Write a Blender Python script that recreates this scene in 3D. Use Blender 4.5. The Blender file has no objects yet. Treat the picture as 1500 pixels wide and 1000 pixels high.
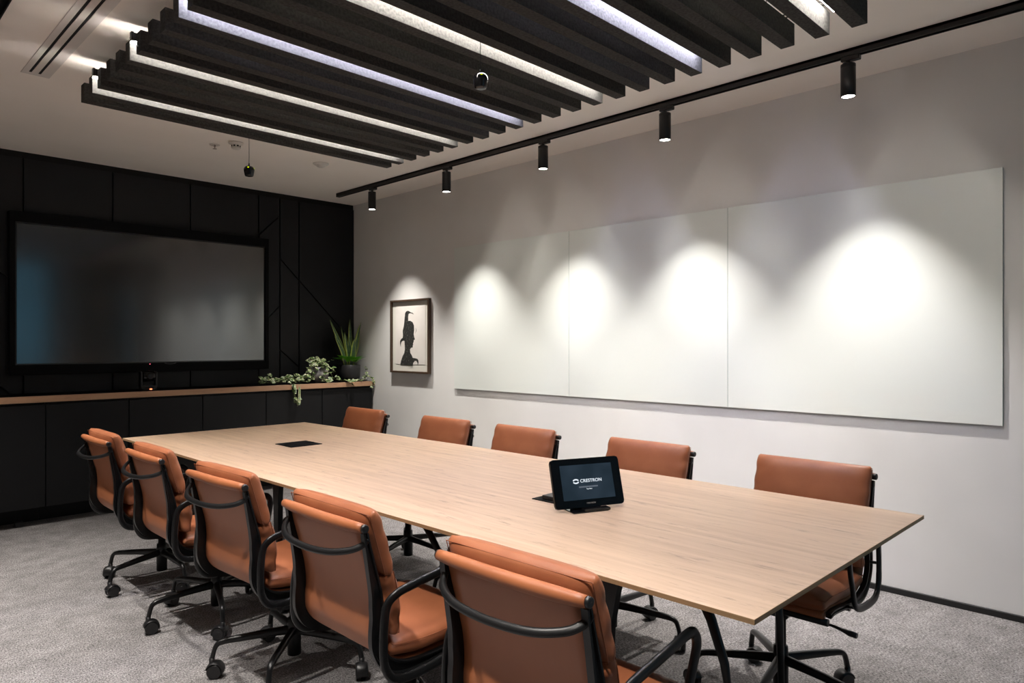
import bpy, bmesh, math, random
from mathutils import Vector, Matrix, noise
R = math.radians
random.seed(7)
SC = bpy.context.scene
C = SC.collection
PI = math.pi

# ------------------------------------------------------------------ materials
def mat(name, col, rough=.5, metal=0, spec=.5, coat=0, coat_r=.03, ior=None):
    m = bpy.data.materials.new(name); m.use_nodes = True
    b = m.node_tree.nodes['Principled BSDF']
    b.inputs['Base Color'].default_value = (*col, 1)
    b.inputs['Roughness'].default_value = rough
    b.inputs['Metallic'].default_value = metal
    b.inputs['Specular IOR Level'].default_value = spec
    b.inputs['Coat Weight'].default_value = coat
    b.inputs['Coat Roughness'].default_value = coat_r
    if ior: b.inputs['IOR'].default_value = ior
    return m
def nd(m, t, **kw):
    n = m.node_tree.nodes.new(t)
    for k, v in kw.items(): setattr(n, k, v)
    return n
def lk(m, a, b): m.node_tree.links.new(a, b)
def bsdf(m): return m.node_tree.nodes['Principled BSDF']
def emis(name, col, s):
    m = mat(name, (0, 0, 0), .6)
    b = bsdf(m); b.inputs['Emission Color'].default_value = (*col, 1); b.inputs['Emission Strength'].default_value = s
    return m
def noisy(m, c1, c2, scale=20, detail=4, bump=0, bscale=None, p0=.35, p1=.65, stretch=(1, 1, 1), bdist=.001, coord='Object'):
    tc = nd(m, 'ShaderNodeTexCoord'); mp = nd(m, 'ShaderNodeMapping'); mp.inputs['Scale'].default_value = stretch
    lk(m, tc.outputs[coord], mp.inputs['Vector'])
    n = nd(m, 'ShaderNodeTexNoise'); n.inputs['Scale'].default_value = scale; n.inputs['Detail'].default_value = detail
    lk(m, mp.outputs[0], n.inputs['Vector'])
    r = nd(m, 'ShaderNodeValToRGB'); r.color_ramp.elements[0].position = p0; r.color_ramp.elements[1].position = p1
    r.color_ramp.elements[0].color = (*c1, 1); r.color_ramp.elements[1].color = (*c2, 1)
    lk(m, n.outputs['Fac'], r.inputs['Fac']); lk(m, r.outputs['Color'], bsdf(m).inputs['Base Color'])
    if bump:
        n2 = nd(m, 'ShaderNodeTexNoise'); n2.inputs['Scale'].default_value = bscale or scale; n2.inputs['Detail'].default_value = 6
        lk(m, mp.outputs[0], n2.inputs['Vector'])
        bp = nd(m, 'ShaderNodeBump'); bp.inputs['Strength'].default_value = bump; bp.inputs['Distance'].default_value = bdist
        lk(m, n2.outputs['Fac'], bp.inputs['Height']); lk(m, bp.outputs[0], bsdf(m).inputs['Normal'])
    return m

M = {}
M['wall'] = noisy(mat('wall paint', (.8, .8, .78), .75), (.74, .74, .725), (.77, .77, .755), 3, 2, .15, 220, coord='Object')
M['ceiling'] = noisy(mat('ceiling paint', (.8, .78, .75), .8), (.90, .85, .785), (.92, .87, .81), 3, 2)
M['rear'] = mat('rear plaster', (.30, .28, .26), .7)
M['black_panel'] = noisy(mat('black laminate', (.012, .0125, .014), .5, spec=.25), (.0078, .0086, .0098), (.0092, .0100, .0114), 2, 2, .05, 300)
M['groove'] = mat('groove void', (.002, .002, .002), .9)
M['cabinet'] = noisy(mat('cabinet laminate', (.012, .0125, .014), .5, spec=.25), (.0068, .0071, .008), (.0082, .0086, .0095), 2, 2)
M['black_metal'] = noisy(mat('black powder coat', (.01, .01, .011), .33), (.006, .0062, .0066), (.008, .0083, .009), 60, 3, .12, 900, bdist=.0003)
bsdf(M['black_metal']).inputs['Specular IOR Level'].default_value = .38
M['black_matt'] = mat('black matt', (.0025, .0025, .003), .6, spec=.08)
M['black_plastic'] = mat('black plastic', (.012, .012, .013), .38)
M['black_gloss'] = mat('black gloss', (.005, .005, .006), .12)
M['baseboard'] = mat('black skirting', (.008, .008, .008), .6)
M['leather'] = noisy(mat('tan leather', (.4, .13, .045), .42), (.300, .100, .044), (.355, .124, .055), 9, 5, .35, 420, bdist=.0008)
bsdf(M['leather']).inputs['Specular IOR Level'].default_value = .45
M['leather_back'] = noisy(mat('tan leather backing', (.43, .145, .048), .46), (.325, .108, .042), (.36, .122, .048), 6, 3, .15, 500, bdist=.0006)
M['seam'] = mat('leather seam', (.23, .068, .026), .55)
M['felt'] = noisy(mat('charcoal felt', (.035, .034, .033), .95, spec=.1), (.026, .026, .0255), (.062, .0612, .059), 90, 8, .9, 300, p0=.3, p1=.7, bdist=.002)
M['white_plastic'] = mat('white plastic', (.62, .6, .56), .5)
M['slot_plate'] = mat('diffuser plate', (.66, .63, .6), .6)
M['void'] = mat('void', (.003, .003, .003), .9)

# carpet
m = M['carpet'] = mat('carpet', (.2, .19, .19), .95, spec=.1)
tc = nd(m, 'ShaderNodeTexCoord')
n1 = nd(m, 'ShaderNodeTexNoise'); n1.inputs['Scale'].default_value = 170; n1.inputs['Detail'].default_value = 3; n1.inputs['Roughness'].default_value = .8
mp = nd(m, 'ShaderNodeMapping'); mp.inputs['Scale'].default_value = (1, .6, 1)
lk(m, tc.outputs['Object'], mp.inputs['Vector']); lk(m, mp.outputs[0], n1.inputs['Vector'])
n2 = nd(m, 'ShaderNodeTexNoise'); n2.inputs['Scale'].default_value = 9; n2.inputs['Detail'].default_value = 6; n2.inputs['Roughness'].default_value = .7
lk(m, tc.outputs['Object'], n2.inputs['Vector'])
r1 = nd(m, 'ShaderNodeValToRGB'); e = r1.color_ramp.elements
e[0].position = .36; e[0].color = (.070, .067, .068, 1); e[1].position = .66; e[1].color = (.46, .44, .44, 1)
lk(m, n1.outputs['Fac'], r1.inputs['Fac'])
r2 = nd(m, 'ShaderNodeValToRGB'); e = r2.color_ramp.elements
e[0].position = .3; e[0].color = (.66, .66, .66, 1); e[1].position = .7; e[1].color = (1.18, 1.18, 1.18, 1)
lk(m, n2.outputs['Fac'], r2.inputs['Fac'])
mx = nd(m, 'ShaderNodeMix', data_type='RGBA', blend_type='MULTIPLY'); mx.inputs[0].default_value = 1
lk(m, r1.outputs[0], mx.inputs[6]); lk(m, r2.outputs[0], mx.inputs[7]); lk(m, mx.outputs[2], bsdf(m).inputs['Base Color'])
bp = nd(m, 'ShaderNodeBump'); bp.inputs['Strength'].default_value = .8; bp.inputs['Distance'].default_value = .004
lk(m, n1.outputs['Fac'], bp.inputs['Height']); lk(m, bp.outputs[0], bsdf(m).inputs['Normal'])

# oak: long grain along Y with streaks and small knots
def oak(name, light, dark, streak, axis=(14, .55, 14), rough=.42):
    m = mat(name, light, rough, spec=.4)
    tc = nd(m, 'ShaderNodeTexCoord'); mp = nd(m, 'ShaderNodeMapping'); mp.inputs['Scale'].default_value = axis
    lk(m, tc.outputs['Object'], mp.inputs['Vector'])
    d = nd(m, 'ShaderNodeTexNoise'); d.inputs['Scale'].default_value = 1.3; d.inputs['Detail'].default_value = 3
    lk(m, mp.outputs[0], d.inputs['Vector'])
    w = nd(m, 'ShaderNodeMix', data_type='RGBA'); w.inputs[0].default_value = .22
    lk(m, mp.outputs[0], w.inputs[6]); lk(m, d.outputs['Color'], w.inputs[7])
    n = nd(m, 'ShaderNodeTexNoise'); n.inputs['Scale'].default_value = 3.2; n.inputs['Detail'].default_value = 9; n.inputs['Roughness'].default_value = .68
    lk(m, w.outputs[2], n.inputs['Vector'])
    r = nd(m, 'ShaderNodeValToRGB'); e = r.color_ramp.elements
    e[0].position = .30; e[0].color = (*dark, 1); e[1].position = .62; e[1].color = (*light, 1)
    lk(m, n.outputs['Fac'], r.inputs['Fac'])
    mp2 = nd(m, 'ShaderNodeMapping'); mp2.inputs['Scale'].default_value = tuple(a * (1.1 if a > 1 else 5.0) for a in axis)
    lk(m, tc.outputs['Object'], mp2.inputs['Vector'])
    s = nd(m, 'ShaderNodeTexNoise'); s.inputs['Scale'].default_value = 2.3; s.inputs['Detail'].default_value = 6; s.inputs['Roughness'].default_value = .72
    lk(m, mp2.outputs[0], s.inputs['Vector'])
    rs = nd(m, 'ShaderNodeValToRGB'); e = rs.color_ramp.elements
    e[0].position = .30; e[0].color = (.80, .80, .80, 1); e[1].position = .43; e[1].color = (0, 0, 0, 1)
    lk(m, s.outputs['Fac'], rs.inputs['Fac'])
    x = nd(m, 'ShaderNodeMix', data_type='RGBA'); x.inputs[7].default_value = (*streak, 1)
    lk(m, rs.outputs[0], x.inputs[0]); lk(m, r.outputs[0], x.inputs[6]); lk(m, x.outputs[2], bsdf(m).inputs['Base Color'])
    bp = nd(m, 'ShaderNodeBump'); bp.inputs['Strength'].default_value = .06; bp.inputs['Distance'].default_value = .001
    lk(m, n.outputs['Fac'], bp.inputs['Height']); lk(m, bp.outputs[0], bsdf(m).inputs['Normal'])
    return m
M['oak'] = oak('oak laminate', (.62, .455, .325), (.47, .325, .222), (.30, .205, .15))
M['oak_edge'] = oak('oak edge band', (.40, .26, .14), (.30, .19, .10), (.2, .13, .08), (3, .6, 60), .5)
M['oak_ledge'] = oak('oak ledge', (.50, .30, .18), (.42, .24, .14), (.3, .18, .1), (.5, 14, 20), .5)

# ------------------------------------------------------------------ mesh helpers
def obj(name, bm, m, parent=None, smooth=False, loc=None, mods=()):
    me = bpy.data.meshes.new(name)
    bmesh.ops.recalc_face_normals(bm, faces=bm.faces)
    bm.to_mesh(me); bm.free()
    for mm in (m if isinstance(m, (list, tuple)) else [m]): me.materials.append(mm)
    if smooth:
        for p in me.polygons: p.use_smooth = True
    o = bpy.data.objects.new(name, me); C.objects.link(o)
    if parent: o.parent = parent
    if loc: o.location = loc
    for t, kw in mods:
        md = o.modifiers.new(t, t)
        for k, v in kw.items(): setattr(md, k, v)
    return o
def tag(o, label=None, cat=None, group=None, kind=None):
    if label: o['label'] = label
    if cat: o['category'] = cat
    if group: o['group'] = group
    if kind: o['kind'] = kind
    return o
def thing(name, label, cat, loc=(0, 0, 0), rz=0, group=None):
    o = bpy.data.objects.new(name, None); C.objects.link(o); o.empty_display_size = .1
    o.location = loc; o.rotation_euler = (0, 0, rz)
    return tag(o, label, cat, group)
def box(bm, x0, x1, y0, y1, z0, z1, bev=0, mi=0, seg=1, mtx=None):
    b = bmesh.new()
    vs = [b.verts.new((x, y, z)) for x in (x0, x1) for y in (y0, y1) for z in (z0, z1)]
    for f in ((0, 1, 3, 2), (4, 6, 7, 5), (0, 4, 5, 1), (2, 3, 7, 6), (0, 2, 6, 4), (1, 5, 7, 3)):
        b.faces.new([vs[i] for i in f])
    if bev: bmesh.ops.bevel(b, geom=b.edges[:], offset=bev, segments=seg, affect='EDGES', profile=.7)
    if mtx: bmesh.ops.transform(b, matrix=mtx, verts=b.verts)
    for f in b.faces: f.material_index = mi
    merge(bm, b)
def merge(bm, b):
    mp = {}
    for v in b.verts: mp[v] = bm.verts.new(v.co)
    for f in b.faces:
        try:
            nf = bm.faces.new([mp[v] for v in f.verts]); nf.material_index = f.material_index; nf.smooth = f.smooth
        except ValueError: pass
    b.free()
def frames(pts, closed=False, up=Vector((0, 0, 1))):
    n = len(pts); out = []
    T = []
    for i in range(n):
        a = pts[(i - 1) % n] if (closed or i > 0) else pts[i]
        b = pts[(i + 1) % n] if (closed or i < n - 1) else pts[i]
        T.append((b - a).normalized())
    nrm = up - T[0] * up.dot(T[0])
    if nrm.length < .1: nrm = Vector((1, 0, 0)) - T[0] * T[0].x
    nrm.normalize()
    for i in range(n):
        nrm = (nrm - T[i] * nrm.dot(T[i])).normalized()
        out.append((T[i], nrm.copy(), T[i].cross(nrm)))
    return out
def tube(bm, pts, rad, seg=12, closed=False, caps=True, up=Vector((0, 0, 1)), flat=1.0, mi=0, power=2.0):
    """sweep an (optionally flattened) ellipse: rad along the binormal, rad*flat along the normal"""
    pts = [Vector(p) for p in pts]; n = len(pts)
    rs = rad if isinstance(rad, (list, tuple)) else [rad] * n
    fl = flat if isinstance(flat, (list, tuple)) else [flat] * n
    F = frames(pts, closed, up); rings = []
    for i in range(n):
        T, N, B = F[i]; ring = []
        for k in range(seg):
            a = 2 * PI * k / seg; c, s = math.cos(a), math.sin(a)
            c = math.copysign(abs(c) ** (2 / power), c); s = math.copysign(abs(s) ** (2 / power), s)
            ring.append(bm.verts.new(pts[i] + B * (rs[i] * c) + N * (rs[i] * fl[i] * s)))
        rings.append(ring)
    m = n if closed else n - 1
    for i in range(m):
        a, b = rings[i], rings[(i + 1) % n]
        for k in range(seg):
            f = bm.faces.new((a[k], a[(k + 1) % seg], b[(k + 1) % seg], b[k])); f.material_index = mi; f.smooth = True
    if caps and not closed:
        for rr in (rings[0], rings[-1]):
            f = bm.faces.new(rr); f.material_index = mi
def lathe(bm, prof, cx=0, cy=0, seg=32, mi=0, cap=True):
    rings = []
    for r, z in prof:
        rings.append([bm.verts.new((cx + r * math.cos(2 * PI * k / seg), cy + r * math.sin(2 * PI * k / seg), z)) for k in range(seg)])
    for a, b in zip(rings, rings[1:]):
        for k in range(seg):
            f = bm.faces.new((a[k], a[(k + 1) % seg], b[(k + 1) % seg], b[k])); f.material_index = mi; f.smooth = True
    if cap:
        for rr in (rings[0], rings[-1]):
            f = bm.faces.new(rr); f.material_index = mi
def smoothpts(pts, n=6, closed=False):
    """Catmull-Rom"""
    P = [Vector(p) for p in pts]; out = []; N = len(P)
    rng = range(N if closed else N - 1)
    for i in rng:
        g = (lambda j: P[j % N]) if closed else (lambda j: P[max(0, min(N - 1, j))])
        p0, p1, p2, p3 = g(i - 1), g(i), g(i + 1), g(i + 2)
        for k in range(n):
            t = k / n
            out.append(.5 * ((2 * p1) + (p2 - p0) * t + (2 * p0 - 5 * p1 + 4 * p2 - p3) * t * t + (3 * p1 - p0 - 3 * p2 + p3) * t ** 3))
    if not closed: out.append(P[-1])
    return out
def prism(bm, pts, h0, h1, axis='z', mi=0):
    """extrude a polygon of 2-D points between h0 and h1 along an axis"""
    def P(p, h): return {'z': (p[0], p[1], h), 'y': (p[0], h, p[1]), 'x': (h, p[0], p[1])}[axis]
    a = [bm.verts.new(P(p, h0)) for p in pts]; b = [bm.verts.new(P(p, h1)) for p in pts]
    fs = [bm.faces.new(a), bm.faces.new(b[::-1])]
    for i in range(len(pts)):
        j = (i + 1) % len(pts); fs.append(bm.faces.new((a[i], b[i], b[j], a[j])))
    for f in fs: f.material_index = mi
def text_mesh(name, body, size, m, parent, mtx, extrude=.0003, align='CENTER', sx=1.0, bold=0):
    cu = bpy.data.curves.new(name, 'FONT'); cu.body = body; cu.size = size; cu.extrude = extrude
    cu.align_x = align; cu.align_y = 'CENTER'; cu.offset = bold
    t = bpy.data.objects.new(name + '_tmp', cu); C.objects.link(t)
    dg = bpy.context.evaluated_depsgraph_get()
    me = bpy.data.meshes.new_from_object(t.evaluated_get(dg))
    bpy.data.objects.remove(t); bpy.data.curves.remove(cu)
    me.transform(mtx @ Matrix.Diagonal((sx, 1, 1, 1)))
    me.materials.clear(); me.materials.append(m)
    o = bpy.data.objects.new(name, me); C.objects.link(o); o.parent = parent
    return o
def copy_tree(o, parent=None):
    c = o.copy(); C.objects.link(c); c.parent = parent
    for ch in list(o.children): copy_tree(ch, c)
    return c

# ------------------------------------------------------------------ room shell
X0, X1, Y0, Y1, H = -.9, 4.0, -.75, 6.25, 2.735
def struct(name, bm, m, parent=None):
    o = obj(name, bm, m, parent)
    if not parent: o['kind'] = 'structure'
    return o
b = bmesh.new(); box(b, X0 - .1, X1 + .1, Y0 - .1, Y1 + .1, -.1, 0); struct('floor', b, M['carpet'])
b = bmesh.new(); box(b, X0 - .1, X1 + .1, Y0 - .1, Y1 + .1, H, H + .1); struct('ceiling', b, M['ceiling'])
b = bmesh.new(); box(b, X1, X1 + .1, Y0 - .1, Y1 + .1, 0, H); struct('wall_right', b, M['wall'])
b = bmesh.new(); box(b, X0 - .1, X0, Y0 - .1, Y1 + .1, 0, H); struct('wall_left', b, M['rear'])
b = bmesh.new(); box(b, X1 - .012, X1, Y0, 5.92, 0, .031, .002); struct('baseboard_right', b, M['baseboard'])
# rear wall: glazed shopfront with black mullions, solid pier at the right
b = bmesh.new()
box(b, 2.75, 3.88, Y0 - .1, Y0, 0, H); box(b, 3.955, X1, Y0 - .1, Y0, 0, H); box(b, 3.88, 3.955, Y0 - .1, Y0, 2.3, H); box(b, 1.88, 2.75, Y0 - .1, Y0, 2.62, H); box(b, X0, 1.88, Y0 - .1, Y0, 0, H)
struct('wall_rear', b, M['rear'])
b = bmesh.new()
for x in (1.90, 2.73): box(b, x - .02, x + .02, Y0 - .07, Y0 - .03, 0, 2.62)
for z in (.02, 1.0, 2.1, 2.6): box(b, 1.9, 2.75, Y0 - .068, Y0 - .032, z - .02, z + .02)
w = struct('window_1', b, M['black_metal'])
g = mat('window glass', (1, 1, 1), 0); bsdf(g).inputs['Transmission Weight'].default_value = 1; bsdf(g).inputs['IOR'].default_value = 1.02
b = bmesh.new()
for xa, xb in ((1.92, 2.71),): box(b, xa, xb, Y0 - .053, Y0 - .047, .04, 2.58)
struct('glass_pane', b, g, w)
b = bmesh.new(); box(b, 3.88, 3.955, Y0 - .053, Y0 - .047, 0, 2.3); struct('window_2', b, g)

# back wall: black cladding cut by grooves
b = bmesh.new(); box(b, X0, X1, Y1 + .02, Y1 + .1, 0, H); 
wb = struct('wall_back', b, M['groove'])
def cut_poly(poly, p, q):
    """split convex poly by the line p-q"""
    d = (q[0] - p[0], q[1] - p[1]); A, B = [], []
    def side(v): return d[0] * (v[1] - p[1]) - d[1] * (v[0] - p[0])
    for i, v in enumerate(poly):
        w = poly[(i + 1) % len(poly)]; s, t = side(v), side(w)
        (A if s >= 0 else B).append(v)
        if s * t < 0:
            k = s / (s - t); x = (v[0] + (w[0] - v[0]) * k, v[1] + (w[1] - v[1]) * k); A.append(x); B.append(x)
    return [x for x in (A, B) if len(x) > 2]
def shrink(poly, d):
    n = len(poly); area = sum(poly[i][0] * poly[(i + 1) % n][1] - poly[(i + 1) % n][0] * poly[i][1] for i in range(n))
    if area < 0: poly = poly[::-1]
    out = []
    for i in range(n):
        p0, p1, p2 = poly[i - 1], poly[i], poly[(i + 1) % n]
        a = Vector((p1[0] - p0[0], p1[1] - p0[1])).normalized(); c = Vector((p2[0] - p1[0], p2[1] - p1[1])).normalized()
        na, nc = Vector((-a.y, a.x)), Vector((-c.y, c.x))
        k = 1 + na.dot(nc)
        o_ = (na + nc) * (d / max(k, .2)); out.append((p1[0] + o_.x, p1[1] + o_.y))
    return out
strips = [(X0, -.05, []), (-.05, .55, []), (.55, 1.144, [((1.002, 1.825), (1.056, 1.781)), ((1.002, .987), (1.068, .921))]),
          (1.144, 1.744, []), (1.744, 2.353, []), (2.353, 2.97, []),
          (2.97, 3.18, [((2.984, 2.329), (3.166, 2.505)), ((3.037, 1.522), (3.166, 1.648))]),
          (3.18, 3.378, [((3.177, 2.116), (3.714, 1.586)), ((3.176, 1.247), (3.378, 1.073))]),
          (3.378, X1, [((3.177, 2.116), (3.714, 1.586))])]
b = bmesh.new()
for xa, xb, cuts in strips:
    polys = [[(xa, .3), (xb, .3), (xb, H - .045), (xa, H - .045)]]
    for p, q in cuts:
        nw = []
        for P in polys: nw += cut_poly(P, p, q)
        polys = nw
    for P in polys:
        prism(b, shrink(P, .006), Y1, Y1 + .022, 'y')
pn = struct('wall_cladding', b, M['black_panel'], wb)

# ------------------------------------------------------------------ credenza
def cabinet(xa, xb, label):
    t = thing('credenza_cabinet', label, 'cabinet', ((xa + xb) / 2, 6.0, 0), 0, 'black cabinet units under the oak ledge')
    w = (xb - xa) / 2
    b = bmesh.new(); box(b, -w + .001, w - .001, -.078, .249, .13, .8845, .001); box(b, -w + .001, w - .001, .12, .14, 0, .13)
    obj('body', b, M['cabinet'], t)
    b = bmesh.new(); box(b, -w + .003, w - .003, -.1, -.08, .135, .868, .0015); obj('door', b, M['cabinet'], t)
    return t
cabinet(.665, 1.214, 'black cabinet unit at the left frame edge, behind the farthest left chair')
cabinet(1.214, 1.761, 'black cabinet unit below the left half of the screen')
cabinet(1.761, 2.32, 'black cabinet unit below the small camera on the ledge')
cabinet(2.32, 2.873, 'black cabinet unit below the right half of the screen')
cabinet(2.873, 3.427, 'black cabinet unit over whose front the ivy strand hangs')
cabinet(3.427, 3.985, 'black cabinet unit nearest the white wall, under the black plant pot')
t = thing('credenza_worktop', 'long black worktop with oak front edge running along the dark wall', 'worktop', (2.33, 6.0, .885))
b = bmesh.new(); box(b, -1.67, 1.669, -.105, .249, .0, .044, .001); obj('top', b, M['black_matt'], t)
b = bmesh.new(); box(b, -1.67, 1.669, -.124, -.105, .0, .045, .0015); tag(obj('front_edge', b, M['oak_ledge'], t), 'oak front edge band')
b = bmesh.new(); box(b, 1.045, 1.095, 5.97, 6.02, 0, .035, .003)
tag(obj('power_grommet', b, M['black_plastic']), 'small black block on carpet before the cabinet plinth', 'cable block')

# ------------------------------------------------------------------ screen
t = thing('wall_screen', 'large dark display in a thick black frame on the black wall', 'television', (2.037, 6.25, 1.05))
b = bmesh.new()
w, h = .992, 1.225
for (xa, xb, za, zb) in ((-w, w, h - .078, h), (-w, w, 0.02, .095), (-w, -w + .036, .095, h - .078), (w - .036, w, .095, h - .078)):
    box(b, xa, xb, -.085, -.005, za, zb, .002)
obj('frame', b, M['black_matt'], t)
b = bmesh.new(); box(b, -w + .03, w - .03, -.07, -.008, .085, h - .07); obj('housing', b, M['black_plastic'], t)
scr = mat('screen panel', (.004, .0045, .005), .13, spec=1)
bsdf(scr).inputs['IOR'].default_value = 1.7
b = bmesh.new(); box(b, -w + .046, w - .046, -.074, -.07, .105, h - .088); obj('screen', b, scr, t)
b = bmesh.new(); lathe(b, [(.0035, 0), (.0035, .003)], seg=12); bmesh.ops.rotate(b, matrix=Matrix.Rotation(R(90), 3, 'X'), verts=b.verts)
obj('status_light', b, emis('red led', (1, .12, .2), 2.5), t, loc=(-.04, -.0855, .085))
b = bmesh.new(); tube(b, smoothpts([(-.045, 0, .006), (-.02, 0, -.001), (.02, 0, -.001), (.045, 0, .006)], 4), .0014, 6)
obj('maker_mark', b, mat('grey mark', (.12, .12, .11), .4), t, loc=(.12, -.0865, .085))

# conference camera below the screen
t = thing('conference_camera', 'small black pan-tilt camera with a red light under the screen', 'camera', (1.93, 6.0, .93))
b = bmesh.new(); lathe(b, [(.062, 0), (.066, .006), (.062, .022), (.045, .03)]); obj('base', b, M['black_plastic'], t)
b = bmesh.new()
box(b, -.062, -.047, -.028, .028, .025, .15, .005); box(b, .047, .062, -.028, .028, .025, .15, .005); box(b, -.06, .06, -.03, .03, .022, .04, .005)
obj('yoke', b, M['black_plastic'], t)
b = bmesh.new(); tube(b, [(-.045, 0, .112), (-.04, 0, .112), (.04, 0, .112), (.045, 0, .112)], [.034, .043, .043, .034], 24)
hd = obj('head', b, M['black_gloss'], t)
b = bmesh.new(); tube(b, [(0, -.03, .112), (0, -.056, .112), (0, -.06, .112)], [.026, .026, .02], 20); obj('lens', b, M['black_gloss'], hd)
b = bmesh.new(); box(b, -.009, .009, -.067, -.062, .008, .016, .001); obj('status_light', b, emis('orange led', (1, .16, .06), 5), t)

# ------------------------------------------------------------------ framed print
t = thing('framed_print', 'dark wood framed print of a black head silhouette with a bird on white wall', 'picture', (4.0, 5.277, 1.372))
b = bmesh.new(); hw, hh = .296, .345
for (ya, yb, za, zb) in ((-hw, hw, hh - .018, hh), (-hw, hw, -hh, -hh + .018), (-hw, -hw + .018, -hh + .018, hh - .018), (hw - .018, hw, -hh + .018, hh - .018)):
    box(b, -.035, -.002, ya, yb, za, zb, .001)
obj('frame', b, oak('walnut', (.075, .045, .028), (.045, .028, .018), (.02, .012, .01), (10, 10, 1)), t)
b = bmesh.new(); box(b, -.012, -.001, -hw + .01, hw - .01, -hh + .01, hh - .01); obj('mount_board', b, mat('mount board', (.72, .71, .64), .8), t)
b = bmesh.new(); box(b, -.0145, -.012, -.225, .23, -.262, .29); obj('paper', b, noisy(mat('art paper', (.74, .7, .66), .85), (.72, .68, .64), (.76, .73, .69), 8, 3), t)
# silhouette: outline read in picture-plane centimetres (u right, v up)
sil = [(128, 912), (140, 850), (160, 790), (183, 745), (192, 690), (190, 630), (186, 572), (165, 570), (145, 585), (136, 620), (134, 660), (124, 610), (124, 575), (140, 545), (163, 528), (165, 490),
       (162, 430), (175, 370), (183, 320), (190, 240), (196, 180), (212, 158), (235, 150), (256, 160), (275, 174), (300, 182), (318, 206), (290, 190), (262, 186), (244, 196), (238, 235), (238, 292),
       (268, 292), (300, 312), (318, 355), (322, 420), (314, 480), (324, 525), (334, 552), (316, 560), (314, 590), (304, 606), (308, 625), (300, 640), (302, 662), (278, 668), (264, 690), (268, 740), (290, 775), (302, 808),
       (335, 812), (365, 818), (380, 840), (382, 872), (372, 908), (366, 870), (352, 848), (330, 850), (308, 880), (302, 914)]
def sp(u, v): # crop pixels -> metres on the picture plane
    px = 575 + u / 571 * 60; k = (px - 575.5) / 56.5
    return (.296 - (k + .045 * k * (1 - k)) * .592 * 1.0, (.345 - (v / 1000 * 105 - (-1 + .6 * (1-k) - 5*0)) / 108 * .69))
b = bmesh.new(); pts = [sp(*p) for p in sil]
vs0 = [b.verts.new((-.0150, y, z)) for y, z in pts]; f = b.faces.new(vs0)
r = bmesh.ops.extrude_face_region(b, geom=[f]); 
for v in [x for x in r['geom'] if isinstance(x, bmesh.types.BMVert)]: v.co.x += .0006
bmesh.ops.triangulate(b, faces=b.faces)
ink = noisy(mat('ink', (.02, .02, .018), .7), (.012, .012, .011), (.10, .10, .085), 60, 6, p0=.52, p1=.72)
obj('silhouette', b, ink, t)
b = bmesh.new(); tube(b, [(-.0149, *sp(342, 385)), (-.0149, *sp(350, 430)), (-.0149, *sp(336, 470))], [.0006, .0035, .0006], 6, flat=.15, up=Vector((1, 0, 0))); obj('loose_lock', b, ink, t)
b = bmesh.new(); tube(b, [(-.0148, *sp(240, 930)), (-.0148, *sp(300, 934))], .0007, 5); obj('signature', b, ink, t)

# ------------------------------------------------------------------ glass board (three panes)
gl = mat('backpainted glass', (.785, .832, .803), .35, coat=1, coat_r=.015)
gle = mat('glass edge', (.30, .42, .38), .2)
for i, (ya, yb, lab) in enumerate(((3.345, 4.645, 'left pane of the white glass writing board, nearest the framed print'),
                                  (2.075, 3.343, 'middle pane of the white glass writing board'),
                                  (.672, 2.073, 'right pane of the white glass writing board, nearest the camera'))):
    ym = (ya + yb) / 2; L = (yb - ya) / 2
    b = bmesh.new(); box(b, -.0165, -.0085, -L, L, -.6125, .6125, .0008)
    for f in b.faces: f.material_index = 0 if abs(f.calc_center_median().x + .0165) < .0005 else 1
    o = obj('glass_board', b, [gl, gle], loc=(4.0, ym, 1.5245))
    tag(o, lab, 'whiteboard', 'panes of the glass writing board')
    b = bmesh.new(); box(b, -.0085, -.0002, -L + .05, L - .05, -.56, .56); obj('mounting_plate', b, M['white_plastic'], o)

# ------------------------------------------------------------------ ceiling baffles and linear lights
NB, PY, BT, BZ0, BZ1, BX0, BX1 = 23, .1430, .058, 2.551, 2.640, 1.006, 2.914
LIT = (1, 5, 9, 13, 17, 21)
def baffle_mesh():
    b = bmesh.new(); L = (BX1 - BX0) / 2
    box(b, -L, L, 0, BT, 0, BZ1 - BZ0, .002, seg=2)
    return b
def cable(parent, x, y, z0, z1):
    b = bmesh.new(); tube(b, [(x, y, z0), (x, y, z1)], .0012, 6); return obj('hanger_cable', b, M['black_metal'], parent)
where = {0: 'farthest charcoal felt ceiling baffle, nearest the black wall', NB - 1: 'nearest charcoal felt ceiling baffle, closest to the camera'}
ordn = ['first', 'second', 'third', 'fourth', 'fifth', 'sixth', 'seventh', 'eighth', 'ninth', 'tenth', 'eleventh', 'twelfth', 'thirteenth', 'fourteenth', 'fifteenth', 'sixteenth', 'seventeenth', 'eighteenth', 'nineteenth', 'twentieth', 'twenty-first', 'twenty-second', 'twenty-third']
src = None
for i in range(NB):
    y = 4.075 - PY * i
    if src is None:
        o = src = obj('ceiling_baffle', baffle_mesh(), M['felt']); [cable(o, x, BT / 2, BZ1 - BZ0 - .002, H - BZ0) for x in (-.75, .75)]
    else: o = copy_tree(src)
    o.location = ((BX0 + BX1) / 2, y, BZ0)
    if i in where: lab = where[i]
    else:
        lab = ordn[i] + ' charcoal felt baffle counted from the black wall' + (', its face washed by the light strip' if i in LIT else '')
    tag(o, lab, 'ceiling baffle', 'charcoal felt ceiling baffles')
STR = 185
lw = emis('led neutral', (1, .93, .85), STR); lb = emis('led violet white', (.80, .79, 1.0), STR)
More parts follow.
